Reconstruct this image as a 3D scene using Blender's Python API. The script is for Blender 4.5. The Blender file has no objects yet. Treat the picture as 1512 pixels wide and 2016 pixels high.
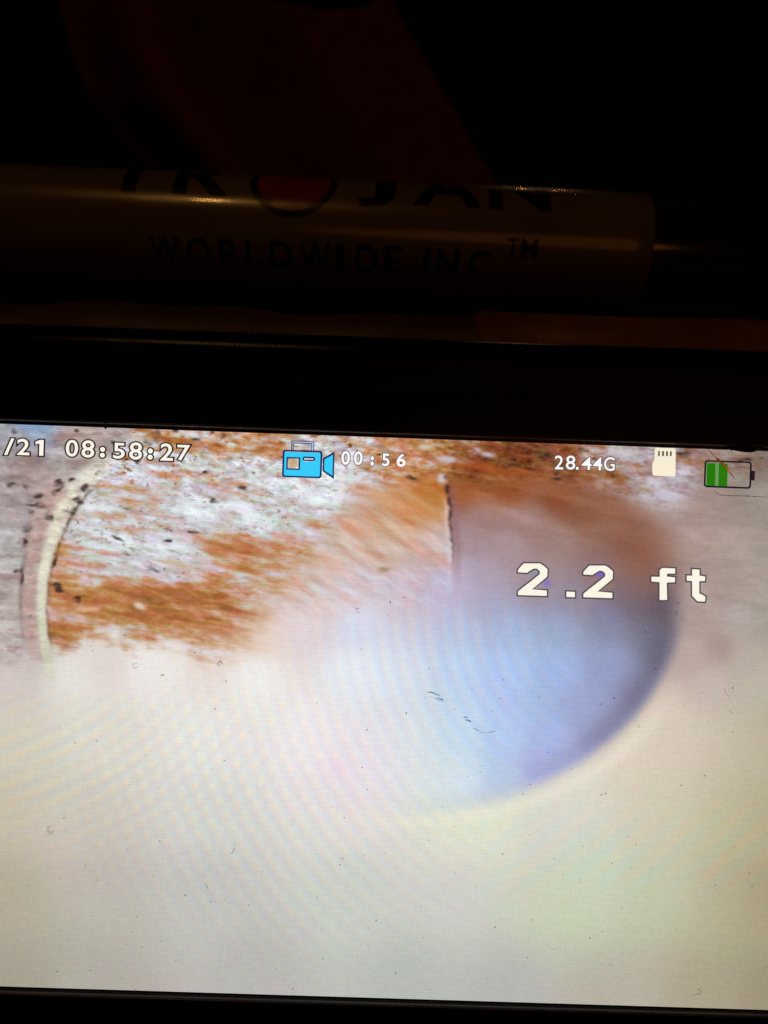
import bpy, bmesh, math, random
import numpy as np
from mathutils import Vector, Matrix
from mathutils.geometry import tessellate_polygon

# ============================ camera, world, lamps, exposure ============================
sc = bpy.context.scene
F, CX, CY, DIST = 1600., 756., 1008., .125      # focal length and centre in photo pixels, metres to the screen
cam_d = bpy.data.cameras.new('camera'); cam = bpy.data.objects.new('camera', cam_d)
sc.collection.objects.link(cam); sc.camera = cam
cam.location = (0, -DIST, 0); cam.rotation_euler = (math.radians(90), 0, 0)
cam_d.sensor_fit = 'HORIZONTAL'; cam_d.sensor_width = 36.; cam_d.lens = 36.*F/1512.
cam_d.clip_start = .005; cam_d.clip_end = 100.
cam_d.dof.use_dof = True; cam_d.dof.focus_distance = DIST; cam_d.dof.aperture_fstop = 22.

w = bpy.data.worlds.new('World'); sc.world = w; w.use_nodes = True
w.node_tree.nodes['Background'].inputs['Color'].default_value = (.35, .4, .6, 1)
w.node_tree.nodes['Background'].inputs['Strength'].default_value = .0003      # a moonless night
sc.view_settings.view_transform = 'Standard'; sc.view_settings.look = 'None'
sc.view_settings.exposure = 0; sc.view_settings.gamma = 1
sc.cycles.use_denoising = False
sc.cycles.max_bounces = 6
sc.cycles.sample_clamp_indirect = 4.

def lamp(name, kind, loc, energy, col, size=.03, size_y=None, target=None):
    d = bpy.data.lights.new(name, kind); d.energy = energy; d.color = col
    if kind == 'AREA':
        d.size = size
        if size_y: d.shape = 'ELLIPSE'; d.size_y = size_y
    else:
        d.shadow_soft_size = size
    o = bpy.data.objects.new(name, d); sc.collection.objects.link(o); o.location = loc
    if target: o.rotation_euler = (Vector(target)-Vector(loc)).to_track_quat('-Z', 'Y').to_euler()
    return o
lamp('street_lamp_light', 'POINT', (-.54, -1.9, 1.98), 9., (1., .46, .11), .06)            # sodium lamp behind the photographer
lamp('warm_band_light', 'AREA', (.45, -1.6, -.16), .50, (1., .31, .055), 1.35, .62, (0, 0, .06))   # unseen low source, added for the warm band along the tube
lamp('distant_lamp_light', 'POINT', (.49, 2.0, 1.90), .35, (1., .5, .2), .012)
lamp('distant_lamp_light', 'POINT', (.61, 2.0, 1.90), .3, (1., .45, .2), .012)

# ==================================== helpers ====================================
C = sc.collection
def P(px, py, depth):
    """point at that depth in front of the camera"""
    return Vector(((px-CX)*depth/F, -DIST+depth, (CY-py)*depth/F))
def lin(c):
    c = np.asarray(c, float)/255.
    return np.where(c <= .04045, c/12.92, ((c+.055)/1.055)**2.4)
def thing(name, label, cat, mat=None):
    o = bpy.data.objects.new(name, None); C.objects.link(o); o['label'] = label; o['category'] = cat
    o.empty_display_size = .01
    if mat is not None: o.matrix_world = mat
    return o
def obj(name, me, m, parent=None, smooth=False):
    o = bpy.data.objects.new(name, me); C.objects.link(o)
    if m: me.materials.append(m)
    if parent: o.parent = parent
    if smooth:
        for p in me.polygons: p.use_smooth = True
    return o
def mesh(name, v, f):
    me = bpy.data.meshes.new(name); me.from_pydata([tuple(q) for q in v], [], [tuple(q) for q in f]); me.update()
    return me
def sweep(rings, closed=True, cap0=False, cap1=False):
    n = len(rings[0]); v = [p for r in rings for p in r]; f = []
    for i in range(len(rings)-1):
        for j in range(n if closed else n-1):
            k = (j+1) % n
            f.append((i*n+j, i*n+k, (i+1)*n+k, (i+1)*n+j))
    if cap0: f.append(tuple(range(n))[::-1])
    if cap1: f.append(tuple((len(rings)-1)*n+j for j in range(n)))
    return v, f
def nodes(name):
    m = bpy.data.materials.new(name); m.use_nodes = True
    return m, m.node_tree, m.node_tree.nodes, m.node_tree.links
def plastic(name, col, rough, *a, wrinkle=0., **k):
    m = _plastic(name, col, rough, *a, **k)
    if wrinkle:
        N, L = m.node_tree.nodes, m.node_tree.links; b = N['Principled BSDF']
        tc = N.new('ShaderNodeTexCoord'); mp = N.new('ShaderNodeMapping'); mp.inputs['Scale'].default_value = (55, 170, 170)
        nz = N.new('ShaderNodeTexNoise'); nz.inputs['Scale'].default_value = 1.; nz.inputs['Detail'].default_value = 2
        bp = N.new('ShaderNodeBump'); bp.inputs['Strength'].default_value = wrinkle; bp.inputs['Distance'].default_value = .001
        L.new(tc.outputs['Object'], mp.inputs['Vector']); L.new(mp.outputs['Vector'], nz.inputs['Vector']); L.new(nz.outputs['Fac'], bp.inputs['Height'])
        old = b.inputs['Normal'].links
        if old: L.new(old[0].from_socket, bp.inputs['Normal'])
        L.new(bp.outputs['Normal'], b.inputs['Normal'])
    return m
def _plastic(name, col, rough, col2=None, scale=300., bump=0., bscale=2500., metal=0., rvar=.08, spec=.5, stretch=None):
    m, nt, N, L = nodes(name); b = N['Principled BSDF']
    tc = N.new('ShaderNodeTexCoord'); n1 = N.new('ShaderNodeTexNoise'); n1.inputs['Scale'].default_value = scale; n1.inputs['Detail'].default_value = 5
    src = tc.outputs['Object']
    if stretch:
        mp = N.new('ShaderNodeMapping'); mp.inputs['Scale'].default_value = stretch; L.new(src, mp.inputs['Vector']); src = mp.outputs['Vector']
    L.new(src, n1.inputs['Vector'])
    cr = N.new('ShaderNodeValToRGB'); cr.color_ramp.elements[0].position = .35; cr.color_ramp.elements[1].position = .65
    cr.color_ramp.elements[0].color = (*col, 1); cr.color_ramp.elements[1].color = (*(col2 or col), 1)
    L.new(n1.outputs['Fac'], cr.inputs['Fac']); L.new(cr.outputs['Color'], b.inputs['Base Color'])
    mr = N.new('ShaderNodeMapRange'); mr.inputs['To Min'].default_value = max(.02, rough-rvar); mr.inputs['To Max'].default_value = rough+rvar
    L.new(n1.outputs['Fac'], mr.inputs['Value']); L.new(mr.outputs['Result'], b.inputs['Roughness'])
    b.inputs['Metallic'].default_value = metal; b.inputs['Specular IOR Level'].default_value = spec
    if bump:
        n2 = N.new('ShaderNodeTexNoise'); n2.inputs['Scale'].default_value = bscale; n2.inputs['Detail'].default_value = 3
        L.new(src, n2.inputs['Vector'])
        bp = N.new('ShaderNodeBump'); bp.inputs['Strength'].default_value = bump; bp.inputs['Distance'].default_value = .0002
        L.new(n2.outputs['Fac'], bp.inputs['Height']); L.new(bp.outputs['Normal'], b.inputs['Normal'])
    return m
def glow(name, col, k=1.):
    """a lit patch of the display: emission with the same fine line structure as the picture"""
    m, nt, N, L = nodes(name); N.remove(N['Principled BSDF'])
    e = N.new('ShaderNodeEmission'); rgb = N.new('ShaderNodeRGB'); rgb.outputs[0].default_value = (*lin(col), 1)
    grid(nt, rgb.outputs[0], e.inputs['Color'], .045); e.inputs['Strength'].default_value = k
    L.new(e.outputs[0], N['Material Output'].inputs['Surface']); m.cycles.emission_sampling = 'NONE'
    return m
def grid(nt, src, dst, amp):
    """rows and columns of the display"""
    N, L = nt.nodes, nt.links
    tc = N.new('ShaderNodeTexCoord'); sp = N.new('ShaderNodeSeparateXYZ'); L.new(tc.outputs['Object'], sp.inputs[0])
    def wave(o, per, a):
        k = N.new('ShaderNodeMath'); k.operation = 'MULTIPLY'; k.inputs[1].default_value = 2*math.pi/per; L.new(o, k.inputs[0])
        s = N.new('ShaderNodeMath'); s.operation = 'SINE'; L.new(k.outputs[0], s.inputs[0])
        q = N.new('ShaderNodeMath'); q.operation = 'MULTIPLY_ADD'; q.inputs[1].default_value = a; q.inputs[2].default_value = 1.; L.new(s.outputs[0], q.inputs[0])
        return q.outputs[0]
    a = wave(sp.outputs['Z'], 3.62*PXM, amp); b = wave(sp.outputs['X'], 3.31*PXM, amp*.55)
    mu = N.new('ShaderNodeMath'); mu.operation = 'MULTIPLY'; L.new(a, mu.inputs[0]); L.new(b, mu.inputs[1])
    vm = N.new('ShaderNodeVectorMath'); vm.operation = 'SCALE'; L.new(src, vm.inputs[0]); L.new(mu.outputs[0], vm.inputs['Scale'])
    L.new(vm.outputs[0], dst)
PXM = DIST/F                                     # metres per photo pixel at the screen
import numpy as np
# ---- the video picture: colour as a function of the position on the screen ----
_RT = np.random.RandomState(7).rand(16, 256, 256)
def vnoise(u, v, s=0):
    iu = np.floor(u).astype(int); iv = np.floor(v).astype(int)
    fu = u - iu; fv = v - iv
    fu = fu*fu*(3-2*fu); fv = fv*fv*(3-2*fv)
    t = _RT[s % 16]; a, b, c, d = iu & 255, (iu+1) & 255, iv & 255, (iv+1) & 255
    return ((t[c, a]*(1-fu)+t[c, b]*fu)*(1-fv)+(t[d, a]*(1-fu)+t[d, b]*fu)*fv)*2-1
def streak(x, y, ang, L, W, s):
    c, n = np.cos(np.radians(ang)), np.sin(np.radians(ang))
    a, b = (x*c+y*n)/L, (-x*n+y*c)/W
    return (vnoise(a+s*17.3, b+s*5.1, s)+.6*vnoise(a*2.1+3, b*2.1+9, s+3)+.35*vnoise(a*4.3, b*4.3, s+5))/1.25
def sst(a, b, x):
    t = np.clip((x-a)/(b-a), 0, 1); return t*t*(3-2*t)
def idw(x, y, pts, s=40., p=2):
    pts = np.array(pts, float); nc = pts.shape[1]-2
    num = np.zeros(x.shape+(nc,)); den = np.zeros(x.shape)
    for q in pts:
        w = 1/((x-q[0])**2+(y-q[1])**2+s*s)**p
        den += w; num += w[..., None]*q[2:]
    return num/den[..., None]
def ramp(t, stops):
    xs = [q[0] for q in stops]
    return np.stack([np.interp(t, xs, [q[1][k] for q in stops]) for k in range(3)], -1)
def polydist(x, y, pts):
    """distance to a polyline and signed side/arc parameter"""
    best = np.full(x.shape, 1e9); side = np.zeros(x.shape); par = np.zeros(x.shape)
    acc = 0
    for (x0, y0), (x1, y1) in zip(pts[:-1], pts[1:]):
        dx, dy = x1-x0, y1-y0; L2 = dx*dx+dy*dy; L = L2**.5
        t = np.clip(((x-x0)*dx+(y-y0)*dy)/L2, 0, 1)
        d = np.hypot(x-x0-t*dx, y-y0-t*dy)
        m = d < best
        best = np.where(m, d, best); par = np.where(m, acc+t*L, par)
        side = np.where(m, np.sign((x-x0)*dy-(y-y0)*dx), side)
        acc += L
    return best, side, par/acc
BASE = [
(20,1935,166,158,144),(200,1930,176,170,162),(500,1935,184,181,178),(800,1945,182,186,180),(1000,1955,180,180,178),
(1200,1965,181,176,160),(1400,1965,172,163,138),(1505,1965,153,144,118),
(15,1750,178,170,148),(200,1750,190,182,176),(400,1750,194,192,189),(700,1750,201,206,197),(900,1750,205,206,202),
(1100,1760,201,206,178),(1300,1740,194,199,174),(1430,1750,186,176,148),(1507,1750,160,150,118),(-200,1750,165,156,135),
(15,1600,200,192,170),(150,1600,205,200,186),(400,1600,214,212,206),(700,1600,226,222,219),(900,1630,224,226,205),
(1100,1610,211,211,206),(1150,1700,202,214,194),(1300,1600,208,203,178),(1450,1600,198,190,160),(1507,1600,172,162,130),
(15,1450,212,206,186),(200,1450,222,218,206),(400,1450,233,232,227),(600,1450,239,236,236),(700,1510,236,226,232),
(1250,1490,224,212,190),(1350,1450,214,204,185),(1450,1450,204,195,172),(1507,1450,180,172,145),
(1400,1350,199,186,177),(1480,1350,189,182,166),(1310,1420,220,206,189),(1130,1570,226,224,208),(950,1610,228,230,210),
(15,1330,214,204,198),(150,1340,227,226,218),(300,1320,236,232,228),(500,1330,241,238,237),(700,1320,233,236,241),
(600,1230,226,213,216),(500,1260,228,207,193),(420,1310,232,220,214),(700,1230,217,220,237),(200,1310,224,214,208),
(650,1000,205,165,140),(800,1000,203,150,105),(700,950,200,168,160),(840,960,194,126,62),(780,1080,205,180,165),
(650,1100,208,180,166),(860,1080,204,175,168),(800,1150,207,190,203),(700,1160,213,194,200),(870,1160,198,186,208),
(770,1040,203,168,140),(600,1150,212,186,178),(640,1190,220,205,206),(580,1060,205,165,130),
(20,850,160,160,165),(80,845,150,165,192),(150,860,182,165,160),(60,920,164,146,142),(150,930,178,172,170),(25,980,170,157,158),
(110,985,188,166,160),(20,1080,180,178,176),(20,1180,180,168,163),(20,1250,182,175,170),(20,1290,194,184,181),(-200,1000,150,148,150),
(-200,1300,180,172,160),(-300,1600,170,160,140),(-300,1900,145,136,120),
(1360,1200,176,156,151),(1450,1230,178,166,160),(1505,1230,166,158,150),(1370,1290,188,168,162),(1415,1270,170,147,144),(1470,1300,184,174,162),
(1360,1060,172,147,139),(1450,1080,172,154,147),(1505,1080,160,148,141),(1330,1010,174,153,148),(1430,1150,166,149,143),
(1200,885,188,165,160),(1250,920,186,166,170),(1310,960,186,176,186),(1370,910,142,118,110),(1450,930,138,126,117),(1505,900,112,104,98),
(1505,990,156,145,138),(1370,1000,168,144,136),(1400,960,162,141,134)]
INSIDE = [   # inside the pipe, right of the joint and down to the blue end
(800,1450,216,229,239),(900,1430,194,213,241),(1000,1450,180,195,239),(1080,1450,165,172,224),(1150,1400,150,155,198),(1000,1530,186,194,226),
(900,1530,212,222,238),(800,1540,222,226,234),(1100,1500,165,168,215),(1180,1430,142,142,180),(1060,1510,164,164,218),
(800,1320,212,226,243),(900,1320,188,208,242),(1000,1320,175,191,237),(1100,1320,160,171,224),(1200,1310,141,146,192),(1290,1270,104,98,120),
(1250,1350,128,126,160),(900,1230,182,193,228),(1000,1240,168,176,216),(1100,1230,155,159,197),(1200,1220,132,130,162),(1295,1190,98,88,98),(1250,1190,112,102,116),
(800,1230,203,212,237),(1340,1200,140,125,125),
(920,960,165,92,50),(950,1030,163,130,128),(1000,960,152,82,42),(1100,970,142,77,42),(1050,1030,162,128,122),(1150,1010,134,85,60),
(1200,990,143,93,68),(1250,990,158,122,106),(1000,1080,171,147,152),(950,1130,176,160,178),(1100,1070,160,131,127),(1200,1050,141,102,88),
(1250,1060,133,94,80),(1300,1075,152,113,98),(1250,1110,148,108,103),(1130,1180,150,140,154),(950,1190,170,166,192),(1240,1160,132,110,116),
(920,1060,168,145,150),(900,1150,188,176,205),(1300,1130,136,108,102),(1060,1150,160,143,152),(1180,1130,146,118,120),(1150,890,170,115,85),(950,890,168,100,58),(1050,890,160,90,50)]
BIAS = [(230,850,.15),(300,848,-.1),(340,870,-.25),(450,870,-.1),(540,870,-.25),(640,880,.1),(700,875,0),(800,880,-.35),(870,900,-.45),(740,930,-.1),(790,945,-.5),
(980,900,-.7),(1050,900,-.7),(950,940,-.75),(1100,920,-.6),(1180,890,.0),(1250,900,.15),(1330,960,.35),(1400,900,-.1),(920,880,-.2),
(200,980,.3),(300,950,.25),(400,1000,.5),(500,1000,.65),(560,960,.55),(520,1040,.5),(640,930,.3),(590,1000,.2),(160,1070,.1),(250,1060,.35),(330,1060,.45),(220,1110,.1),(330,1110,.25),
(110,1090,-.3),(180,1120,.1),(130,1160,-.5),(200,1185,-.75),(290,1190,-.75),(360,1185,-.6),(450,1190,-.4),(440,1100,-.35),(540,1060,-.4),(470,1085,-.45),(620,1060,-.2),(380,1240,-.35),(300,1240,-.4),(120,1245,-.6),(200,1235,-.55),
(400,930,.15),(430,900,.1),(480,930,.3),(360,920,.15),(300,900,.1)]
STOPS = [(-1.7,(66,40,32)),(-1.3,(148,88,52)),(-.8,(190,113,54)),(-.45,(203,138,88)),(-.2,(207,163,134)),(0.,(204,182,172)),(.25,(202,202,206)),(.55,(217,223,230)),(.9,(230,238,241)),(1.2,(238,243,245))]
STOPS_R = [(-1.5,(62,36,26)),(-1.0,(132,70,34)),(-.6,(158,84,40)),(-.3,(172,110,72)),(0.,(180,150,142)),(.25,(186,176,184)),(.6,(210,211,222)),(1.,(226,228,234))]
ARC = [(262,838),(228,885),(192,925),(152,968),(122,1020),(101,1080),(88,1140),(84,1200),(88,1250),(97,1300),(106,1345)]
JOINT = [(878,938),(882,975),(886,1000),(890,1050),(893,1100),(895,1180)]
def blob(x, y, cx, cy, rx, ry, ang=0.):
    c, n = np.cos(np.radians(ang)), np.sin(np.radians(ang))
    a, b = ((x-cx)*c+(y-cy)*n)/rx, (-(x-cx)*n+(y-cy)*c)/ry
    return np.exp(-(a*a+b*b)**1.5)
def mix(col, c, m):
    return col+(np.asarray(c, float)-col)*m[..., None]
def paint(x, y):
    """x, y: arrays of positions on the screen -> display colour, 0..255"""
    base = idw(x, y, BASE, 26.+60*sst(1280, 1500, y))
    ins = idw(x, y, INSIDE, 34.)
    # the far end of the pipe: a soft ellipse
    ins = ins+(sst(1150, 1260, y)*(1-sst(1080, 1240, x)))[..., None]*np.array([-3., 6., 3.])+(sst(-60, 60, x-1000)*sst(1200, 1260, y)*sst(1480, 1400, y))[..., None]*np.array([-3., 3., 1.])
    ins = ins+(sst(1190, 1290, y)*.16)[..., None]*(np.array([214., 214., 238.])-ins)
    e = np.hypot((x-800)/537., (y-1190)/400.)
    ang = np.degrees(np.arctan2(y-1190, x-800))           # 0 right, 90 down
    soft = .03+.10*sst(40, 95, ang)+.09*sst(6, -20, ang)+.03*sst(20, -10, ang)
    inside = 1-sst(-1, 1, (e-1.0)/soft)
    w_in = inside*sst(600, 960, x-(y-1190)*.12)
    # right of the joint only, above it
    jx = np.interp(y, [830, 938, 1000, 1100, 1250], [868, 878, 886, 893, 890])
    jsoft = np.interp(y, [900, 1000, 1080, 1150, 1300], [10, 6, 22, 70, 190])
    w_j = sst(-1, 1, (x-jx)/jsoft)
    up = 1-sst(1180, 1290, y)
    w_in = w_in*(1-up)+np.minimum(inside, w_j)*up
    w_in = np.where(y < 905, w_in*0+sst(-1, 1, (x-jx)/20)*(1-sst(1130, 1230, x)), w_in)
    col = base+(ins-base)*w_in[..., None]
    # dark rim just inside the far edge, right hand side
    rim = np.exp(-((e-.955)/.05)**2)*sst(62, 12, ang)*sst(-14, 4, ang)
    col = mix(col, (92, 84, 100), rim*.42)
    rim2 = np.exp(-((e-.99)/.05)**2)*sst(105, 60, ang)*sst(20, 45, ang)
    col = mix(col, (150, 152, 205), rim2*.12)
    brn = np.exp(-((e-.9)/.1)**2)*sst(-82, -60, ang)*sst(4, -14, ang)
    col = mix(col, (142, 92, 72), brn*.75)
    pkb = np.exp(-((e-1.1)/.06)**2)*sst(-50, -30, ang)*sst(8, -6, ang)
    col = mix(col, (172, 150, 146), pkb*.6)
    # bright fringe outside the lower edge
    fr = np.exp(-((e-1.07)/.035)**2)*sst(120, 75, ang)*sst(12, 38, ang)
    col = mix(col, (236, 230, 212), fr*.55)
    # ---- streaked scale and rust, upper left and along the top ----
    bias = idw(x, y, BIAS, 22.)[..., 0]
    n1 = streak(x, y, 9, 62, 12, 1); n2 = streak(x, y, 12, 26, 7, 2); n3 = streak(x, y, 4, 16, 9, 3)
    rough = sst(1010, 900, y)                              # short grain near the top, long smears below
    n4 = streak(x, y, 14, 120, 16, 4)
    n5 = streak(x, y, 16, 200, 34, 8)
    t = bias*1.12+n1*(.34+.08*rough)+n2*(.2+.13*rough)+.2*streak(x, y, 22, 24, 14, 0)+n3*.36*rough+n4*.2*(1-rough)+n5*.3
    spk = sst(.62, 1.0, streak(x, y, 6, 15, 7, 11))*np.clip(.35+.65*rough+.2*n1, 0, 1)
    t = t-spk*(.95+.5*rough)*sst(-.6, 0., bias)
    ta = ramp(t, STOPS); tb = ramp(t*.9+.02, STOPS_R)
    wr = sst(850, 930, x)[..., None]
    tex = ta*(1-wr)+tb*wr
    hue = streak(x, y, 10, 30, 9, 6)
    tex = tex+hue[..., None]*np.array([9., -6., 10.])+(streak(x, y, 12, 18, 6, 9)*7)[..., None]*np.array([.6, 1., 1.2])
    cl = streak(x, y, 10, 24, 10, 13)+.5*streak(x, y, 7, 11, 6, 14)
    tex = tex+(np.minimum(cl, .3)*(14+22*rough))[..., None]*np.array([.9, 1.05, 1.05])*(.5+.5*sst(-.5, .1, t))[..., None]
    cl2 = sst(.45, 1., streak(x, y, 12, 19, 8, 12))*sst(-.35, .05, bias)*sst(1150, 1100, y)
    tex = mix(tex, (176, 132, 112), cl2*.6)
    gr = streak(x, y, 7, 9, 5, 10)
    tex = tex+(gr*(5+7*rough))[..., None]*np.array([1., 1.05, 1.])
    sp2 = sst(.72, 1.05, streak(x, y, 8, 10, 5, 15)+.25*vnoise(x/50., y/40., 2))*sst(-.3, .1, bias)
    tex = mix(tex, (92, 66, 58), sp2*.5)
    gm = tex.mean(-1, keepdims=True); tex = gm+(tex-gm)*.84
    da, sa, pa = polydist(x, y, ARC)
    ax = np.interp(y, [q[1] for q in ARC], [q[0] for q in ARC])
    right = sst(0, 14, x-ax)
    wob = 16*streak(x, y, 0, 70, 300, 7)+5*streak(x, y, 0, 22, 100, 8)+10*n2
    low = np.interp(x, [80, 150, 190, 330, 400, 470, 540, 600, 640, 700, 760, 850, 900, 1000, 1100, 1200, 1290, 1340, 1420], [1285, 1272, 1252, 1262, 1280, 1262, 1190, 1120, 1060, 985, 965, 960, 945, 945, 945, 960, 1000, 990, 930])
    soft2 = np.interp(x, [80, 350, 480, 640, 800, 1000, 1300], [20, 30, 80, 60, 40, 26, 34])
    wt = right*(1-sst(-1, 1, (y+wob*np.interp(x, [80, 600, 700, 1400], [1, 1, .6, .5])-low)/soft2))
    wt *= np.where(x > 1290, 1-sst(1330, 1410, x)*.5, 1.)
    col = col+(tex-col)*(wt*np.interp(x, [80, 900, 1000, 1300], [1, 1, .9, .72]))[..., None]
    # pink and tan smears beyond, turning downwards
    mid = sst(430, 560, x)*(1-sst(1150, 1250, y+.15*(x-640)))*(1-wt)*sst(900, 885, x)
    d1 = streak(x, y, 33, 75, 15, 9); d2 = streak(x, y, 38, 40, 11, 10); d3 = streak(x, y, 10, 50, 9, 11)
    col = col+(mid*(d1*20+d3*9))[..., None]*np.array([.35, 1., 1.25])+(mid*d2*12)[..., None]*np.array([1.1, .2, .1])
    mr = w_in*sst(1150, 1000, y)
    col = col+(mr*streak(x, y, 14, 90, 22, 12)*10)[..., None]*np.array([1, 1.1, 1.])
    ro = (1-w_in)*sst(1230, 1330, x)*(1-sst(1180, 1300, y))
    col = col+(ro*(streak(x, y, 4, 70, 18, 2)*7+streak(x, y, 6, 24, 9, 9)*4))[..., None]*np.array([1., 1., 1.05])
    # left of the lip: grey wall with blurred stains
    lw = (1-right)*(1-sst(1270, 1330, y))
    st = streak(x, y, 4, 46, 15, 13); st2 = streak(x, y, 6, 22, 11, 14)
    col = col+(lw*st*20)[..., None]*np.array([1., .95, 1.05])+(lw*(st2*15+gr*7))[..., None]*np.array([.8, 1.1, .9])
    pk = sst(.25, .8, streak(x, y, 5, 40, 14, 2))*lw
    col = mix(col, (150, 112, 108), pk*.5)
    # the pale lip of the joint: pink ribbed side, cream edge
    yy = np.clip((y-1000)/300., 0, 1)
    wid = (1+.22*streak(x, y, 60, 24, 40, 1)*sst(1120, 1000, y))*np.interp(y, [840, 930, 1000, 1080, 1200, 1300, 1345], [20, 22, 17, 13, 9, 9, 12])
    dx = (x-ax+wid*.4)*np.interp(y, [840, 960, 1060, 1100], [.72, .78, .93, 1])
    ribx = dx+wid*1.0+12
    rib = np.exp(-(np.abs(ribx)/17.)**4)*sst(925, 985, y)*(1-sst(1255, 1325, y))
    ribcol = np.stack([190+8*st, 160+10*st2, 152+10*st2], -1)
    ribcol = ribcol+(gr*9+cl*8)[..., None]*np.array([.8, 1.1, 1.1])-(12*(np.sin(y*2*np.pi/21+x*.05) > .55))[..., None]
    col = col+(ribcol-col)*(rib*.8)[..., None]
    edge = np.exp(-((ribx+19)/5.)**2)*sst(1000, 1060, y)*(1-sst(1200, 1290, y))*(.55+.45*st2)
    col = mix(col, (120, 92, 90), edge*.7)
    lip = np.exp(-(np.abs(dx)/wid)**4)*sst(885, 925, y)*(1-sst(1290, 1365, y))
    lipcol = np.stack([216+14*st2, 214+12*st2, 190+16*st2], -1)
    lipcol = lipcol+np.array([12, 10, 14.])*(1-yy)[..., None]-np.array([8, 5, 8.])*yy[..., None]
    lipcol = lipcol+(cl*16*sst(1300, 980, y)+gr*9)[..., None]
    col = col+(lipcol-col)*(lip*np.clip(.88+.22*cl-.12*gr-sst(1060, 930, y)*(.22+.35*streak(x, y, 30, 16, 10, 4)+.2*n3), .15, .95))[..., None]
    sh = np.exp(-((dx-wid-4)/3.5)**2)*sst(930, 980, y)*(1-sst(1230, 1290, y))*np.clip(.5+.7*streak(x, y, 70, 26, 12, 15), 0, 1)
    col = mix(col, (92, 66, 46), sh*.75)
    xw = x+5*vnoise(x/13., y/11., 2); yw = y+4*vnoise(x/13., y/11., 4)
    for (cx, cy, rx, ry, a) in [(118,951,9,5,-35),(113,966,9,5,-35),(192,932,7,5,-30),(168,960,7,6,-20),(154,985,9,6,20),(141,1008,10,7,0),(56,1040,7,9,20),(50,1068,5,8,0),(36,1122,8,7,10),(24,957,7,7,0),(48,958,5,5,0),(70,995,14,5,4),(104,1112,5,6,10),(108,1150,12,5,20),(118,1162,8,4,25),
            (305,857,9,9,60),(343,850,5,5,0),(384,866,8,5,0),(436,858,5,6,0),(290,875,7,5,0),(228,856,9,4,5),(28,848,5,4,0),(154,846,4,4,0),(222,872,3,3,0),(404,930,4,5,20),(290,955,4,5,0),(1078,894,7,6,20),(1146,886,7,4,-10),(1096,944,5,5,0),(1098,930,4,4,0),(812,942,10,3,5),(380,1046,8,3,15),(300,1120,12,4,10),(140,945,6,5,0),(62,1010,5,7,0),(96,1015,8,6,60),(110,1100,6,10,30),(78,975,7,4,0),(44,1140,4,10,5),(150,1180,6,4,0),(230,1060,10,3,15),(330,1065,5,3,0),(420,985,8,3,10),(268,905,8,5,20),(250,1000,9,3,10),(476,960,8,5,20),(1345,893,12,5,0),(1465,905,16,4,4)]:
        col = mix(col, (52, 36, 34), np.clip(blob(xw, yw, cx, cy, rx*1.15, ry*1.0, a)*(.72+.7*n3), 0, .8))
    for (cx, cy, rx, ry, a, c) in [(275,1193,14,7,25,(236,222,205)),(175,1200,22,5,-6,(222,178,140)),(880,905,22,8,4,(205,205,222)),(835,880,14,7,0,(222,208,200)),(960,895,16,5,10,(205,205,225)),(870,942,10,10,0,(226,222,232)),(1310,975,26,10,20,(196,192,210)),(1290,950,16,8,20,(205,200,212)),(1230,890,30,8,5,(212,208,216)),(1180,955,10,8,60,(176,140,128)),(672,960,7,34,4,(236,224,226)),(690,940,10,16,0,(214,230,226)),
            (830,1000,40,10,30,(205,140,85)),(760,985,50,12,30,(210,160,120)),(690,1040,30,9,35,(214,150,120)),(1000,930,60,9,3,(160,82,34)),(940,918,50,9,4,(172,86,40)),
            (820,1106,50,10,8,(196,172,168)),(756,1121,12,5,4,(150,132,96)),(345,1110,40,6,12,(200,175,140)),(577,912,12,12,0,(196,150,108)),(60,840,34,10,3,(138,165,205)),(225,1250,12,8,0,(232,222,226)),(1020,1015,40,10,20,(172,140,140))]:
        col = mix(col, c, blob(x, y, cx, cy, rx, ry, a)*.8)
    for (cx, cy, c, q) in [(1182,1130,(122,98,214),.8),(1077,1148,(130,108,208),.65),(1050,1126,(128,150,164),.6),(1197,1153,(150,120,80),.55)]:
        col = mix(col, c, blob(x, y, cx, cy, 9, 7)*q)
    # the dark joint line and its pale side
    dj, sj, pj = polydist(x, y, JOINT)
    sx = x-jx+2.2*vnoise(y/9., y*0+3.5, 6)+1.2*vnoise(y/4., y*0+7.5, 6)
    brk = np.clip(.75+1.2*vnoise(y/13., y*0+.5, 4), 0, 1)
    col = mix(col, (62, 40, 40), .9*np.exp(-(sx/np.interp(y, [935, 1000, 1120], [6., 4.2, 3.2]))**2)*sst(930, 944, y)*(1-sst(1000, 1150, y))*np.where(y < 1005, brk, .25+.7*brk))
    col = mix(col, (226, 216, 226), np.exp(-((sx+8)/4.5)**2)*sst(975, 1010, y)*(1-sst(1090, 1190, y))*(.4+.25*vnoise(y/15., y*0, 7)))
    col = mix(col, (140, 100, 108), np.exp(-((sx-9)/7.)**2)*sst(945, 975, y)*(1-sst(1050, 1190, y))*.5)
    # broad colour beats of the display grid
    ra = np.hypot(x+120, (y-1000)*1.05); rb = np.hypot(x-1250, y-1190)
    ea = np.exp(-(((x-260)/330)**2+((y-1500)/190)**2)**1.3)*sst(1300, 1400, y)
    eb = np.exp(-(((x-560)/390)**2+((y-1580)/300)**2)**1.3)*sst(1180, 1340, y)
    ec = np.exp(-(((x-850)/270)**2+((y-1340)/200)**2)**1.4)*sst(1120, 1230, y)
    for amp, en, rr_, per in ((3.4, ea, ra, 29.), (4.4, np.maximum(eb, ec), rb, 31.)):
        ph = 2*np.pi*rr_/per
        col = col+(en*amp)[..., None]*np.stack([np.sin(ph), .75*np.sin(ph+1.0), .95*np.sin(ph+2.3)], -1)
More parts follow.
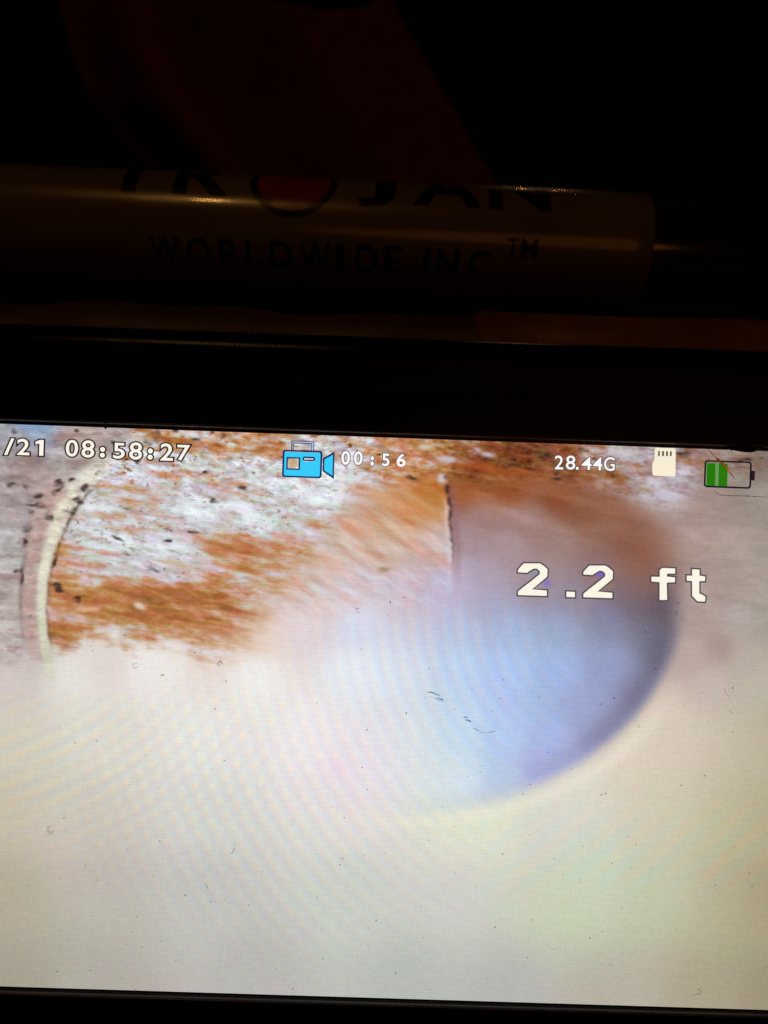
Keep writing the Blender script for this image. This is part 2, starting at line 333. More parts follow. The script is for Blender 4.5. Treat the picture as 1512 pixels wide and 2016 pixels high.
    b1 = np.sin(2*np.pi*ra/29.); b2 = np.sin(2*np.pi*rb/31.)
    col = col+(np.sqrt(ea*eb)*b1*b2*5)[..., None]*np.array([1., .1, -1.])
    env2 = sst(560, 760, x)*(1-sst(1020, 1180, x))*sst(1120, 1260, y)*(1-sst(1480, 1600, y))
    fan = np.sin(2*np.pi*(x+(y-1200)*.02*(x-800)/60)/47.+.6*np.sin(y/90.))
    col = col+(env2*fan*(1.5+1.*vnoise(x/60., y/140., 9)))[..., None]*np.array([1., .15, -.25])
    env3 = (1-sst(60, 420, x))*sst(1330, 1450, y)*(1-sst(1560, 1700, y))
    col = col+(env3*np.sin(2*np.pi*(x*.55+y*1.0)/44.)*3.5)[..., None]*np.array([1., .3, -.8])
    env4 = sst(850, 1050, x)*sst(1540, 1640, y)*(1-sst(1700, 1800, y))
    col = col+(env4*np.sin(2*np.pi*(x*.7+y*.8)/52.)*4)[..., None]*np.array([1., -.2, -.8])
    mh = np.exp(-(((x-660)/34)**2+((y-1512)/20)**2)); col = col+mh[..., None]*np.array([2., -6., 0.])
    lowp = sst(1240, 1400, y)
    pat = streak(x, y, 20, 190, 140, 3)
    col = col+(lowp*pat*2.2)[..., None]*np.array([-.6, 1., -.2])+(lowp*streak(x, y, 60, 160, 120, 5)*2.)[..., None]*np.array([1., -.3, .9])
    # sensor and compression grain
    g = vnoise(x/2.6, y/2.6, 1)+.7*vnoise(x/5.1, y/5.1, 2)
    col = col+(g*2.6)[..., None]
    col = col+np.stack([vnoise(x/7, y/7, 5), vnoise(x/7, y/7, 6), vnoise(x/7, y/7, 7)], -1)*2.
    return np.clip(col, 4, 255)

# ================================ the monitor ================================
th, yw = .0351, .0072
xa = Vector((math.cos(th), yw, -math.sin(th))).normalized(); za = Vector((math.sin(th), 0, math.cos(th))); za = (za-xa*za.dot(xa)).normalized()
ya = za.cross(xa)
org = P(756, 1411, DIST)
MON = Matrix(((xa.x, ya.x, za.x, org.x), (xa.y, ya.y, za.y, org.y), (xa.z, ya.z, za.z, org.z), (0, 0, 0, 1)))
CAM = Vector((0, -DIST, 0))
def loc(px, py, off=0.):
    """photo pixel -> (x, z) on the screen plane, or on a plane off metres nearer the viewer"""
    d = Vector(((px-CX)/F, 1, (CY-py)/F)); n = ya; o = org-ya*off
    t = (o-CAM).dot(n)/d.dot(n); q = CAM+d*t-o
    return q.dot(xa), q.dot(za)
zt = loc(756, 861.3)[1]; zb = loc(756, 1965.)[1]; H = zt-zb
xr = loc(1541, 1411)[0]; xl = xr-H*16/9

monitor = thing('inspection_monitor', 'black pipe inspection monitor with its bright screen showing the inside of a rusty pipe', 'monitor', MON)
black = plastic('black_plastic', (.0018, .0018, .0022), .19, (.0025, .0025, .0025), 90, bump=.12, bscale=5200, rvar=.03, spec=.16)
def rrect(o, y, r0):
    """rounded rectangle, o outside the picture edge, at depth y"""
    r = max(r0+o, .0003); pts = []
    for cx, cz, a0 in ((xr+o-r, zt+o-r, 0), (xl-o+r, zt+o-r, 90), (xl-o+r, zb-o+r, 180), (xr+o-r, zb-o+r, 270)):
        for k in range(7):
            a = math.radians(a0+15*k); pts.append((cx+r*math.cos(a), y, cz+r*math.sin(a)))
    return pts
R = .0036; O = .0158
prof = [(.00050, .0006), (.00053, -.00038), (.00072, -.00072), (.00088, -.00078), (.00100, -.000782), (.0012, -.000785), (.0073, -.00086), (.00742, -.000862), (.00750, -.00096), (.00756, -.00100), (.0077, -.001005), (O-R-.0006, -.00125), (O-R-.0001, -.00125)]
prof += [(O-R+R*math.sin(math.radians(a)), -.00125+R*(1-math.cos(math.radians(a)))) for a in range(6, 91, 6)]
prof += [(O, .016), (O-.0012, .0215), (O-.004, .0225)]
v, f = sweep([rrect(o, y, .0006) for o, y in prof], True, False, True)
housing = obj('housing', mesh('housing', v, [q[::-1] for q in f]), black, monitor, True)
v, f = sweep([rrect(o, y, .0006) for o, y in ((.00048, .0003), (.00050, -.00040), (.00054, -.00050), (.00068, -.00077), (.00078, -.00082), (.00092, -.00081), (.00094, -.0006))], True)
obj('inner_lip', mesh('inner_lip', v, [q[::-1] for q in f]), plastic('lip_lit_grey', (.035, .034, .036), .3, (.05, .048, .05), 500, rvar=.05), monitor, True)  # lighter grey than the housing, boosting the screen-lit edge by colour
# the dark panel the picture sits in
panel = plastic('panel_black', (.004, .004, .005), .25)
v, f = sweep([rrect(.0011, .0004, .0005), rrect(.0011, .004, .0005)], True, True, True)
obj('display_panel', mesh('display_panel', v, f), panel, monitor)

# the picture: a grid of lit points coloured by paint()
NX, NZ = 980, 552
gx = np.linspace(xl, xr, NX); gz = np.linspace(zb, zt, NZ)
GX, GZ = np.meshgrid(gx, gz)
W3 = np.stack([org[k]+xa[k]*GX+za[k]*GZ for k in range(3)], -1)
PX = CX+F*W3[..., 0]/(W3[..., 1]+DIST); PY = CY-F*W3[..., 2]/(W3[..., 1]+DIST)
col = lin(paint(PX, PY))
me = bpy.data.meshes.new('screen')
nv = NX*NZ; co = np.zeros((nv, 3), np.float32); co[:, 0] = GX.ravel(); co[:, 2] = GZ.ravel()
me.vertices.add(nv); me.vertices.foreach_set('co', co.ravel())
ii = (np.arange(NZ-1)[:, None]*NX+np.arange(NX-1)[None, :]).ravel()
quads = np.stack([ii, ii+1, ii+NX+1, ii+NX], -1).astype(np.int32); nq = len(quads)
me.loops.add(nq*4); me.loops.foreach_set('vertex_index', quads.ravel())
me.polygons.add(nq); me.polygons.foreach_set('loop_start', np.arange(0, nq*4, 4, dtype=np.int32))
me.update(calc_edges=True); me.validate()
at = me.color_attributes.new('picture', 'FLOAT_COLOR', 'POINT')
at.data.foreach_set('color', np.concatenate([col.reshape(-1, 3), np.ones((nv, 1))], 1).astype(np.float32).ravel())
m, nt, N, L = nodes('lit_display'); N.remove(N['Principled BSDF'])
ca = N.new('ShaderNodeAttribute'); ca.attribute_name = 'picture'
e = N.new('ShaderNodeEmission'); grid(nt, ca.outputs['Color'], e.inputs['Color'], .10)
L.new(e.outputs[0], N['Material Output'].inputs['Surface']); m.cycles.emission_sampling = 'NONE'
screen = obj('screen', me, m, monitor)

# ---------------- what is written over the picture ----------------
LIFT1, LIFT2 = .00003, .00006
def flat(name, polys, m, lift, parent=screen):
    """polygons in photo pixels -> flat patches lying on the screen"""
    V, Fc = [], []
    for outer in polys:
        b = len(V); V += [(q[0], -lift, q[1]) for q in (loc(x, y) for x, y in outer)]
        Fc += [tuple(b+k for k in t) for t in tessellate_polygon([[Vector((x, y, 0)) for x, y in outer]])]
    return obj(name, mesh(name, V, Fc), m, parent)
def ringpoly(name, outer, inner, m, lift, parent=screen):
    v = [(*loc(*q),) for q in outer+inner]; n = len(outer)
    return obj(name, mesh(name, [(a, -lift, b) for a, b in v], [(i, (i+1) % n, n+(i+1) % n, n+i) for i in range(n)]), m, parent)
TILT = .0356
def rr(x0, y0, x1, y1, r, n=5, pivot=None):
    """rounded rectangle in photo pixels, tilted with the screen about its left edge"""
    pts = []
    for cx, cy, a0 in ((x1-r, y1-r, 0), (x0+r, y1-r, 90), (x0+r, y0+r, 180), (x1-r, y0+r, 270)):
        for k in range(n+1):
            a = math.radians(a0+90*k/n); pts.append((cx+r*math.cos(a), cy+r*math.sin(a)))
    px = x0 if pivot is None else pivot
    return [(x-(y-(y0+y1)/2)*TILT, y+(x-px)*TILT) for x, y in pts]
def inflate(pts, d):
    n = len(pts); out = []
    A = sum(pts[i][0]*pts[(i+1) % n][1]-pts[(i+1) % n][0]*pts[i][1] for i in range(n)); s = 1 if A > 0 else -1
    for i in range(n):
        a, b, c = Vector(pts[i-1]), Vector(pts[i]), Vector(pts[(i+1) % n])
        e1, e2 = (b-a).normalized(), (c-b).normalized()
        n1, n2 = Vector((e1.y, -e1.x))*s, Vector((e2.y, -e2.x))*s
        k = (n1+n2); k = k/max(.55, k.length_squared/2)
        out.append(tuple(b+k*d))
    return out
def glyph_mesh(ch, bold=0.):
    if ch == '1':
        k = bold*1.; g = [(.17-k, 0-k), (.33+k, 0-k), (.33+k, .72+k), (.2-k, .72+k), (.0-k, .64+k*.4), (.0-k, .52-k), (.17-k, .57-k)]
        return np.array(g), [tuple(t) for t in tessellate_polygon([[Vector((*q, 0)) for q in g]])]
    if ch == ':':
        g, fc = [], []
        for cy in (.5, 1.75):
            b = len(g); g += [((.5+bold)*math.cos(2*math.pi*k/16), cy+(.5+bold)*math.sin(2*math.pi*k/16)) for k in range(16)]; fc.append(tuple(range(b, b+16)))
        return np.array(g), fc
    cu = bpy.data.curves.new('glyph', 'FONT'); cu.body = ch; cu.size = 1.; cu.offset = bold; cu.resolution_u = 5
    o = bpy.data.objects.new('glyph', cu); C.objects.link(o)
    dg = bpy.context.evaluated_depsgraph_get(); me = bpy.data.meshes.new_from_object(o.evaluated_get(dg))
    bpy.data.objects.remove(o); bpy.data.curves.remove(cu)
    co = np.zeros(len(me.vertices)*3); me.vertices.foreach_get('co', co); co = co.reshape(-1, 3)[:, :2]
    fc = [tuple(p.vertices) for p in me.polygons]; bpy.data.meshes.remove(me)
    return co, fc
def text_px(name, items, m_fill, m_edge, edge, bold, parent=screen):
    """each glyph fitted to its measured box; a dark edge of that many pixels lies under it"""
    groups = (([], []), ([], []))
    for ch, x0, y0, x1, y1 in items:
        ref, _ = glyph_mesh(ch, bold); lo, hi = ref.min(0), ref.max(0)
        s = ((x1-x0)/(hi[0]-lo[0]), (y1-y0)/(hi[1]-lo[1])); sm = sum(s)/2
        for k, b in ((0, bold), (1, bold+edge/sm)):
            if k and not edge: continue
            co, fc = glyph_mesh(ch, b)
            V, Fc = groups[k]; base = len(V)
            for q in co:
                X = x0+(q[0]-lo[0])*s[0]; Y = y1-(q[1]-lo[1])*s[1]
                X, Y = X+((y0+y1)/2-Y)*TILT, Y+(X-(x0+x1)/2)*TILT
                a, c = loc(X, Y); V.append((a, -(LIFT2 if k == 0 else LIFT1), c))
            Fc += [tuple(base+i for i in q) for q in fc]
    V, Fc = groups[0]
    me = mesh(name, V+groups[1][0], Fc+[tuple(i+len(V) for i in q) for q in groups[1][1]])
    o = obj(name, me, m_fill, parent); me.materials.append(m_edge)
    for i, p in enumerate(me.polygons): p.material_index = 0 if i < len(Fc) else 1
    return o
cream = glow('display_cream', (252, 244, 228)); white = glow('display_white', (252, 250, 250))
ink = glow('display_dark', (38, 30, 34)); grey = glow('display_grey', (86, 76, 78)); brown = glow('display_brown_grey', (98, 80, 76))
text_px('clock_text', [('/',9,863,28,896),('2',34,864,58.5,896),('1',70,866,86,897),('0',130,866,154,899),('8',161,867,186,901),(':',197,880,207,901),
    ('5',223,872,246,903),('8',255,871,280,905),(':',291,883,301,905),('2',316,873,341,907),('7',349,876,374,907)], cream, ink, 2.9, .012)
text_px('elapsed_time_text', [('0',672,888,689,915),('0',697,888.5,714,915.5),(':',729.5,898,736,917),('5',752,893,767,918),('6',781,893,798.5,919)], white, grey, 1.5, .02)
text_px('storage_text', [('2',1092,897,1109,924),('8',1114,897,1132.5,924.5),('.',1133.5,919,1139,925),('4',1145,900,1164.5,925),('4',1167,900.5,1186,926),('G',1189,900,1210,927)], white, brown, 1.7, .008)
# the distance counter is drawn in coarse blocks
two = [(135,290),(155,262),(175,240),(215,200),(430,200),(480,230),(535,280),(530,380),(470,430),(325,550),(525,568),(525,640),(135,628),(135,580),(215,515),(300,450),(430,345),(430,305),(390,270),(345,270),(280,310),(260,327),(135,320)]
eff = [(540,290),(575,262),(748,268),(748,338),(640,338),(635,378),(748,390),(745,455),(635,460),(640,695),(538,695),(538,455),(428,444),(428,380),(540,382)]
tee = [(978,278),(1078,285),(1078,365),(1155,378),(1150,440),(1075,440),(1075,610),(1110,618),(1160,655),(1150,718),(1050,712),(980,640),(978,440),(905,432),(905,365),(978,368)]
tr = lambda pts, ox, dx=0, dy=0: [(ox+(x+dx)/6.873, 1080+(y+dy)/6.873) for x, y in pts]
polys = [tr(two, 1000), tr(two, 1000, 885, 30), tr([(790,582),(905,586),(905,658),(790,655)], 1000), tr(eff, 1220), tr(tee, 1220)]
dist = flat('distance_text', polys, glow('display_ivory', (250, 245, 228)), LIFT2)
flat('distance_text_edge', [inflate(p, 3.0) for p in polys], glow('display_slate', (84, 76, 84)), LIFT1, screen)
# the video camera sign
cyan = glow('display_cyan', (58, 204, 250)); navy = glow('display_navy', (26, 44, 92)); lav = glow('display_lavender', (190, 200, 238))
def camera_icon():
    bm_v, bm_f, mi = [], [], []
    def ring(o, i, k, lift):
        b = len(bm_v); n = len(o)
        for q in o+i:
            a, c = loc(*q); bm_v.append((a, -lift, c))
        for j in range(n):
            bm_f.append((b+j, b+(j+1) % n, b+n+(j+1) % n, b+n+j)); mi.append(k)
    def box(x0, y0, x1, y1, k, lift, piv=556.):
        b = len(bm_v)
        for x, y in ((x0, y0), (x1, y0), (x1, y1), (x0, y1)):
            a, c = loc(x-(y-913)*.02, y+(x-piv)*TILT); bm_v.append((a, -lift, c))
        bm_f.append((b, b+1, b+2, b+3)); mi.append(k)
    y = lambda v: v-1.2
    # blue body in strips that leave the two openings free
    for q in ((559,889,631,900.5),(559,900.5,565.5,922.5),(589,906.8,631,922.5),(589,900.5,598,906.8),(618.5,900.5,631,906.8),(559,922.5,631,936.5)):
        box(*q, 0, LIFT1)
    bo = rr(556, 885.2, 634, 939.2, 5.5, pivot=556); bi = rr(559.6, 888.4, 630.4, 936, 3.2, pivot=556); ring(bo, bi, 1, LIFT2)
    ring(rr(563.8, 899.3, 591, 924.2, .4, pivot=556), rr(566.6, 901.9, 588, 921.6, .2, pivot=556), 1, LIFT2)
    ring(rr(596, 897.3, 620.6, 906.0, 3.8, pivot=556), rr(599, 900.1, 617.6, 903.2, 1.4, pivot=556), 1, LIFT2)
    ring(rr(573.5, 867.4, 618.6, 886, .4, pivot=573), rr(575.3, 869.0, 616.9, 886.6, .3, pivot=573), 1, LIFT2)
    ring(rr(575.3, 869.0, 616.9, 886, .3, pivot=573), rr(577.6, 871.3, 613.9, 886.6, .3, pivot=573), 2, LIFT1)
    ring(rr(576.4, 871.1, 614.2, 886.3, .3, pivot=573), rr(578.3, 872.9, 612.8, 886.8, .2, pivot=573), 1, LIFT2)
    tz = [(635.6, 902.6), (658.6, 889.2), (657.4, 943.4), (635.2, 927.6)]; ti = [(638.8, 904.6), (655.6, 895.2), (654.6, 936.6), (638.4, 926)]
    b = len(bm_v)
    for q in ti:
        a, c = loc(*q); bm_v.append((a, -LIFT1, c))
    bm_f.append((b, b+1, b+2, b+3)); mi.append(0); ring(tz, ti, 1, LIFT2)
    me = mesh('camera_icon', bm_v, bm_f); o = obj('camera_icon', me, cyan, screen); me.materials.append(navy); me.materials.append(lav)
    for p, k in zip(me.polygons, mi): p.material_index = k
camera_icon()
flat('handle_plate', [[(592, 886.2), (608.5, 886.6), (608.5, 889.8), (591.5, 889.2)]], ink, .00008)
# memory card sign with four contacts
flat('memory_card_icon', [[(1291.5,881.6),(1327.5,882.9),(1329.4,884.4),(1330,886),(1329.8,934.5),(1328.8,937),(1326.5,938),(1288,936.4),(1285.2,935),(1284.2,932),(1284.3,912.6),(1288.2,906),(1289,884)]], glow('display_buttermilk', (248, 238, 214)), LIFT1)
flat('contact_marks', [[(x, 888+.03*(x-1296)), (x+w_, 888+.03*(x-1296)), (x+w_-.3, 898), (x-.3, 898)] for x, w_ in ((1295.6,3.2),(1303.4,3.6),(1311.2,3.5),(1318.9,3.4))], glow('display_umber', (70, 62, 48)), LIFT2)
# battery sign, a bit under half full
ringpoly('battery_icon', rr(1386, 905.6, 1479.2, 959.2, 6.2), rr(1389.4, 908.8, 1475.6, 956, 3.6), glow('display_black', (26, 21, 30)), LIFT2)
flat('battery_terminal', [[(1479.4,926.6),(1486.2,927.2),(1485.6,946.4),(1479,945.8)]], glow('display_maroon', (44, 24, 32)), LIFT1)
flat('battery_charge', [[(1391.8,911.2),(1408.4,911.8),(1407.6,957.6),(1391,957)], [(1415,912),(1432.4,912.8),(1431.6,958.4),(1414,957.8)]], glow('display_green', (40, 120, 12)), LIFT1)
flat('battery_gap', [[(1408.4,911.8),(1415,912),(1414,957.8),(1407.6,957.6)], [(1390.2,911),(1391.8,911.2),(1391,957),(1389.6,956.6)]], glow('display_pale_green', (104, 152, 92)), LIFT1)

# ---------------- dust, scuffs, a hair and sealant on the glass ----------------
rnd = random.Random(5)
def veil(name, col, k):
    m, nt, N, L = nodes(name); b = N['Principled BSDF']; b.inputs['Base Color'].default_value = (*col, 1); b.inputs['Roughness'].default_value = .8
    t = N.new('ShaderNodeBsdfTransparent'); mx = N.new('ShaderNodeMixShader'); tc = N.new('ShaderNodeTexCoord'); nz = N.new('ShaderNodeTexNoise')
    nz.inputs['Scale'].default_value = 2500; L.new(tc.outputs['Object'], nz.inputs['Vector'])
    mr = N.new('ShaderNodeMapRange'); mr.inputs['From Min'].default_value = .3; mr.inputs['From Max'].default_value = .7
    mr.inputs['To Min'].default_value = k*.5; mr.inputs['To Max'].default_value = min(1, k*1.4); L.new(nz.outputs['Fac'], mr.inputs['Value'])
    L.new(mr.outputs['Result'], mx.inputs[0]); L.new(t.outputs[0], mx.inputs[1]); L.new(b.outputs[0], mx.inputs[2])
    L.new(mx.outputs[0], N['Material Output'].inputs['Surface']); return m
dv, df = [], []
def speck(px, py, a, b, ang):
    n = 7; base = len(dv); h = .00009
    c, s = math.cos(ang), math.sin(ang)
    for i in range(n):
        t = 2*math.pi*i/n; r = rnd.uniform(.65, 1.15); x, y = a*r*math.cos(t), b*r*math.sin(t)
        q = loc(px+x*c-y*s, py+x*s+y*c); dv.append((q[0], -h, q[1]))
    q = loc(px, py); dv.append((q[0], -h-.00003, q[1]))
    for i in range(n): df.append((base+i, base+(i+1) % n, base+n))
for _ in range(620):
    px = rnd.uniform(-300, 1512); py = 870+1100*rnd.random()**.62
    if py < 1150 and rnd.random() < .55: continue
    s = .55+1.05*rnd.random()**3.2; speck(px, py, s*rnd.uniform(1, 2.1), s, rnd.choice((.5, -.4, 1.1, 1.6))+rnd.uniform(-.5, .5))
for px, py, a, b, an in ((800,1404,2.6,1.4,1.2),(989,1681,2.6,1.4,.8),(1292,1317,4,1.3,.3),(1204,1699,2.4,1.2,.6),(1108,1722,2.8,1.2,.7),(945,1520,2,1.2,.2),(556,1141,2,1.6,0),(168,1703,2,1.2,.9),(1043,1544,2,1.4,0),(1387,1527,2.4,1.6,.4),(1340,1546,2.2,1.4,1),(320,1329,5,1.6,-.1),(1376,1948,3,1.4,.6),(757,1679,3,1,.8),(415,1775,1,4,.1)):
    speck(px, py, a, b, an)
o = obj('dust', mesh('dust', dv, df), veil('dust_grey', (.012, .012, .010), .62), screen); o['kind'] = 'stuff'
def stroke(pts, wd, h=.0001, taper=True):
    n = len(pts); v, f = [], []
    for i, (x, y) in enumerate(pts):
        a = Vector(pts[max(0, i-1)]); b = Vector(pts[min(n-1, i+1)]); d = (b-a).normalized(); k = wd*(1 if not taper else .25+.75*math.sin(math.pi*(i+.5)/n))
        for s in (-.5, .5):
            q = loc(x-d.y*k*s, y+d.x*k*s); v.append((q[0], -h, q[1]))
    return v, [(2*i, 2*i+1, 2*i+3, 2*i+2) for i in range(n-1)]
def strokes(name, lst, m):
    V, Fc = [], []
    for pts, wd in lst:
        v, f = stroke(pts, wd); b = len(V); V += v; Fc += [tuple(i+b for i in q) for q in f]
    return obj(name, mesh(name, V, Fc), m, screen)
def arcp(cx, cy, r, a0, a1, n=12): return [(cx+r*math.cos(math.radians(a0+(a1-a0)*i/n)), cy+r*math.sin(math.radians(a0+(a1-a0)*i/n))) for i in range(n+1)]
strokes('scuff', [([(842,1362),(850,1363),(858,1366),(866,1370)],3.2),([(860,1374),(867,1376),(873,1379)],4),([(846,1371),(856,1374),(866,1380)],1.2),([(912,1411),(917,1412),(921,1414)],4),([(916,1417),(922,1418),(928,1421)],3.4),([(931,1433),(938,1436),(947,1441)],2),([(963,1442),(969,1440),(976,1439)],2.2),([(947,1441),(955,1443),(963,1442)],1.),
    (arcp(267,1310,5,0,350),1.6),(arcp(433,1306,4.5,60,390),2.4),([(431,1304),(435,1306),(433,1309)],2),(arcp(450,1670,11,-20,80),1.8),([(1425,1356),(1430,1366),(1436,1374)],1),([(1434,1398),(1439,1402),(1443,1407)],1.6),([(698,1196),(702,1199),(708,1198)],2.2),([(700,1206),(705,1203),(709,1208)],1.8),([(404,1738),(408,1744),(410,1752)],1.6)], veil('scuff_grey', (.02, .02, .02), .55))['kind'] = 'stuff'
strokes('smudge', [(arcp(100,1632,6,0,300),7),([(93,1645),(98,1642),(104,1640)],3),([(88,1648),(89,1644),(91,1640)],2),([(1180,1388),(1188,1384)],6),([(1366,1958),(1374,1956),(1382,1951)],5)], veil('smudge_grey', (.05, .055, .05), .2))['kind'] = 'stuff'
strokes('scratch', [([(1407,965),(1410,971),(1416,974.5),(1440,976),(1470,976.5),(1500,978.5),(1536,980)],1.7)], veil('scratch_dark', (.012, .01, .012), .85))
def tube(pts, rad, n=8, flatten=1.):
    rings = []
    for i, p in enumerate(pts):
        a = pts[max(0, i-1)]; b = pts[min(len(pts)-1, i+1)]; d = (Vector(b)-Vector(a)).normalized()
        u = d.cross(Vector((0, 1, 0))).normalized(); w_ = u.cross(d); r = rad[i] if hasattr(rad, '__len__') else rad
        rings.append([tuple(Vector(p)+u*r*math.cos(2*math.pi*k/n)+w_*r*flatten*math.sin(2*math.pi*k/n)) for k in range(n)])
    return sweep(rings, True, True, True)
# a fine copper-coloured hair caught on the glass
hl = MON.to_3x3().transposed() @ (Vector((-.58, -1.6, .64)).normalized())    # the hair's bend and flat side are shaped to glint at the street lamp
pts = []; y = .0001
for k, (px, py) in enumerate([(1389,880),(1398,889),(1408,899.5),(1414,905),(1422,912.5),(1430,920.5),(1438,931),(1447,943.5)]):
    a, c = loc(px, py, y)
    if k:
        s_ = ((a-pts[-1][0])*hl.x+(c-pts[-1][2])*hl.z)/hl.y
        y += s_*(.55, .8, 1., 1., 1., .97, .8)[k-1]; a, c = loc(px, py, y)
    pts.append((a, -y, c))
rings = []
for i, p in enumerate(pts):
    d = (Vector(pts[min(i+1, len(pts)-1)])-Vector(pts[max(i-1, 0)])).normalized(); wv = d.cross(hl).normalized(); nv_ = wv.cross(d)
    a = (.03, .06, .09, .19, .21, .17, .07, .03)[i]*.001
    rings.append([tuple(Vector(p)+wv*a*math.cos(t)+nv_*a*.18*math.sin(t)) for t in (0, .5, 1.2, 1.57, 1.94, 2.64, 3.14, 4., 4.71, 5.4)])
v, f = sweep(rings, True, True, True)
obj('hair', mesh('hair', v, f), plastic('copper_hair', (.98, .62, .20), .24, (.9, .42, .1), 900, metal=1., rvar=.1), screen, True)
# lumps of clear sealant squeezed out at the upper right of the frame
def lump(pts, rad): 
    return tube([(lambda q: (q[0], -.00045, q[1]))(loc(x, y, .0004)) for x, y in pts], rad, 8, .8)
V, Fc = [], []
for pts, rad in (([(1428,877),(1436,881),(1446,884),(1456,886),(1468,887),(1480,887),(1492,886)],[.0001,.00022,.00026,.00022,.0003,.0003,.0001]),
                 ([(1440,879),(1450,880.5),(1462,881),(1474,882),(1490,881),(1503,885),(1510,887)],[.0001,.00018,.00015,.0002,.00022,.00018,.0001]),
                 ([(1432,880),(1437,884),(1441,887)],[.0001,.00014,.0001])):
    v, f = lump(pts, rad); b = len(V); V += v; Fc += [tuple(i+b for i in q) for q in f]
obj('sealant', mesh('sealant', V, Fc), plastic('sealant_black', (.01, .01, .011), .1, rvar=.03), monitor, True)
# a small nick in the frame's inner edge
v, f = tube([(lambda q: (q[0], -.0006, q[1]))(loc(x, y, .0006)) for x, y in ((203,838),(208,841),(212,839.5))], [.00012, .0003, .00012])
obj('burr', mesh('burr', v, f), black, monitor, True)

# ================================ the tube behind ================================
TD = .19; tr_ = 106*TD/F
c0, c1 = P(0, 435, TD), P(1512, 435+.047*1512, TD)
ax_ = (c1-c0).normalized(); up = Vector((0, 0, 1)); up = (up-ax_*up.dot(ax_)).normalized(); bk = up.cross(ax_)
o0 = P(756, 435+.047*756, TD)
TM = Matrix(((ax_.x, bk.x, up.x, o0.x), (ax_.y, bk.y, up.y, o0.y), (ax_.z, bk.z, up.z, o0.z), (0, 0, 0, 1)))
ftube = thing('frame_tube', 'metal frame tube above the screen, wrapped in a printed pale sleeve', 'tube', TM)
def circ(x, r, n=96): return [(x, r*math.sin(2*math.pi*k/n), r*math.cos(2*math.pi*k/n)) for k in range(n)]
v, f = sweep([circ(-.40, tr_*.86), circ(.40, tr_*.86)], True, True, True)
obj('metal_tube', mesh('metal_tube', v, f), plastic('dull_metal', (.30, .26, .22), .13, (.22, .19, .17), 60, bump=.05, bscale=900, metal=.9, rvar=.05, stretch=(.15, 1, 1)), ftube, True)
xe = .0594
v, f = sweep([circ(-.17, tr_*.87), circ(-.17, tr_)]+[circ(-.17+(xe-.0003+.17)*k/40, tr_) for k in range(1, 41)]+[circ(xe, tr_-.00025), circ(xe, tr_*.87)], True)
sleeve_m = plastic('sleeve_cream', (.20, .16, .085), .24, (.16, .125, .065), 40, bump=.045, bscale=2600, rvar=.025, spec=.6, wrinkle=.10)
sb = sleeve_m.node_tree.nodes['Principled BSDF']; sb.inputs['Coat Weight'].default_value = .55; sb.inputs['Coat Roughness'].default_value = .05; sb.inputs['Coat IOR'].default_value = 1.45
sleeve = obj('sleeve', mesh('sleeve', v, f), sleeve_m, ftube, True)
sleeve.data.polygons[0].use_smooth = False
inkm = plastic('printed_ink', (.004, .004, .005), .3, spec=.25); redm = plastic('printed_red', (.30, .03, .008), .2, (.22, .022, .007), 200)
SX = (TD-tr_)/F
def wrap(co, lift):
    """(x, arc length up) -> on the sleeve"""
    r = tr_+lift
    return [(x, -r*math.cos(s/tr_), r*math.sin(s/tr_)) for x, s in co]
def phi(d): return math.radians(d)*tr_
def label_text(name, items, bold, m=inkm):
    """glyph, left and right photo pixel, lower and upper angle on the sleeve in degrees"""
    V, Fc = [], []
    for ch, x0, x1, a0, a1 in items:
        bm = bmesh.new(); co, fc = glyph_mesh(ch, bold); lo, hi = co.min(0), co.max(0)
        vs = [bm.verts.new((q[0], q[1], 0)) for q in co]
        for q in fc:
            try: bm.faces.new([vs[i] for i in q])
            except ValueError: pass
        for k in range(1, 8):          # cut across so that the letter can bend round the tube
            y = lo[1]+(hi[1]-lo[1])*k/8
            bmesh.ops.bisect_plane(bm, geom=bm.verts[:]+bm.edges[:]+bm.faces[:], plane_co=(0, y, 0), plane_no=(0, 1, 0))
        bm.verts.index_update(); b = len(V)
        pts = [((x0+(q.co.x-lo[0])/(hi[0]-lo[0])*(x1-x0)-756)*SX, phi(a0)+(q.co.y-lo[1])/(hi[1]-lo[1])*(phi(a1)-phi(a0))) for q in bm.verts]
        V += wrap(pts, .00004); Fc += [tuple(b+q.index for q in fa.verts) for fa in bm.faces]; bm.free()
    return obj(name, mesh(name, V, Fc), m, sleeve)
for it_ in [('T',190,306,17,78),('R',334,446,17,78),('J',700,776,13,78),('A',812,948,17,78),('N',962,1086,16,78)]: label_text('large_letter', [it_], .03)
label_text('small_lettering', [('W',290,350,-54,-25),('O',363,412,-54,-25),('R',428,474,-54,-25),('L',482,517,-54,-25),('D',530,577,-54,-25),('W',590,652,-54,-25),('I',664,680,-54,-25),('D',702,748,-54,-25),('E',760,796,-54,-25),('I',838,852,-54,-25),('N',864,908,-54,-25),('C',928,973,-54,-25),('.',982,988,-54,-49)], .022)
label_text('trademark_letters', [('T',1001,1025,-31,-11.5),('M',1029,1062,-31,-11.5)], .02)
def disc(name, cx, cs, ro, ri, m, lift, n=64):
    V, Fc = [], []
    rings = [ri+(ro-ri)*k/6 for k in range(7)]
    for r in rings: V += wrap([(cx+r*math.cos(2*math.pi*k/n), cs+r*math.sin(2*math.pi*k/n)) for k in range(n)], lift)
    for i in range(6):
        for k in range(n): Fc.append((i*n+k, i*n+(k+1) % n, (i+1)*n+(k+1) % n, (i+1)*n+k))
    return obj(name, mesh(name, V, Fc), m, sleeve, True)
pr = TD/F*.965; cx_ = (572-756)*SX; cs_ = phi(-2.4)+84*pr
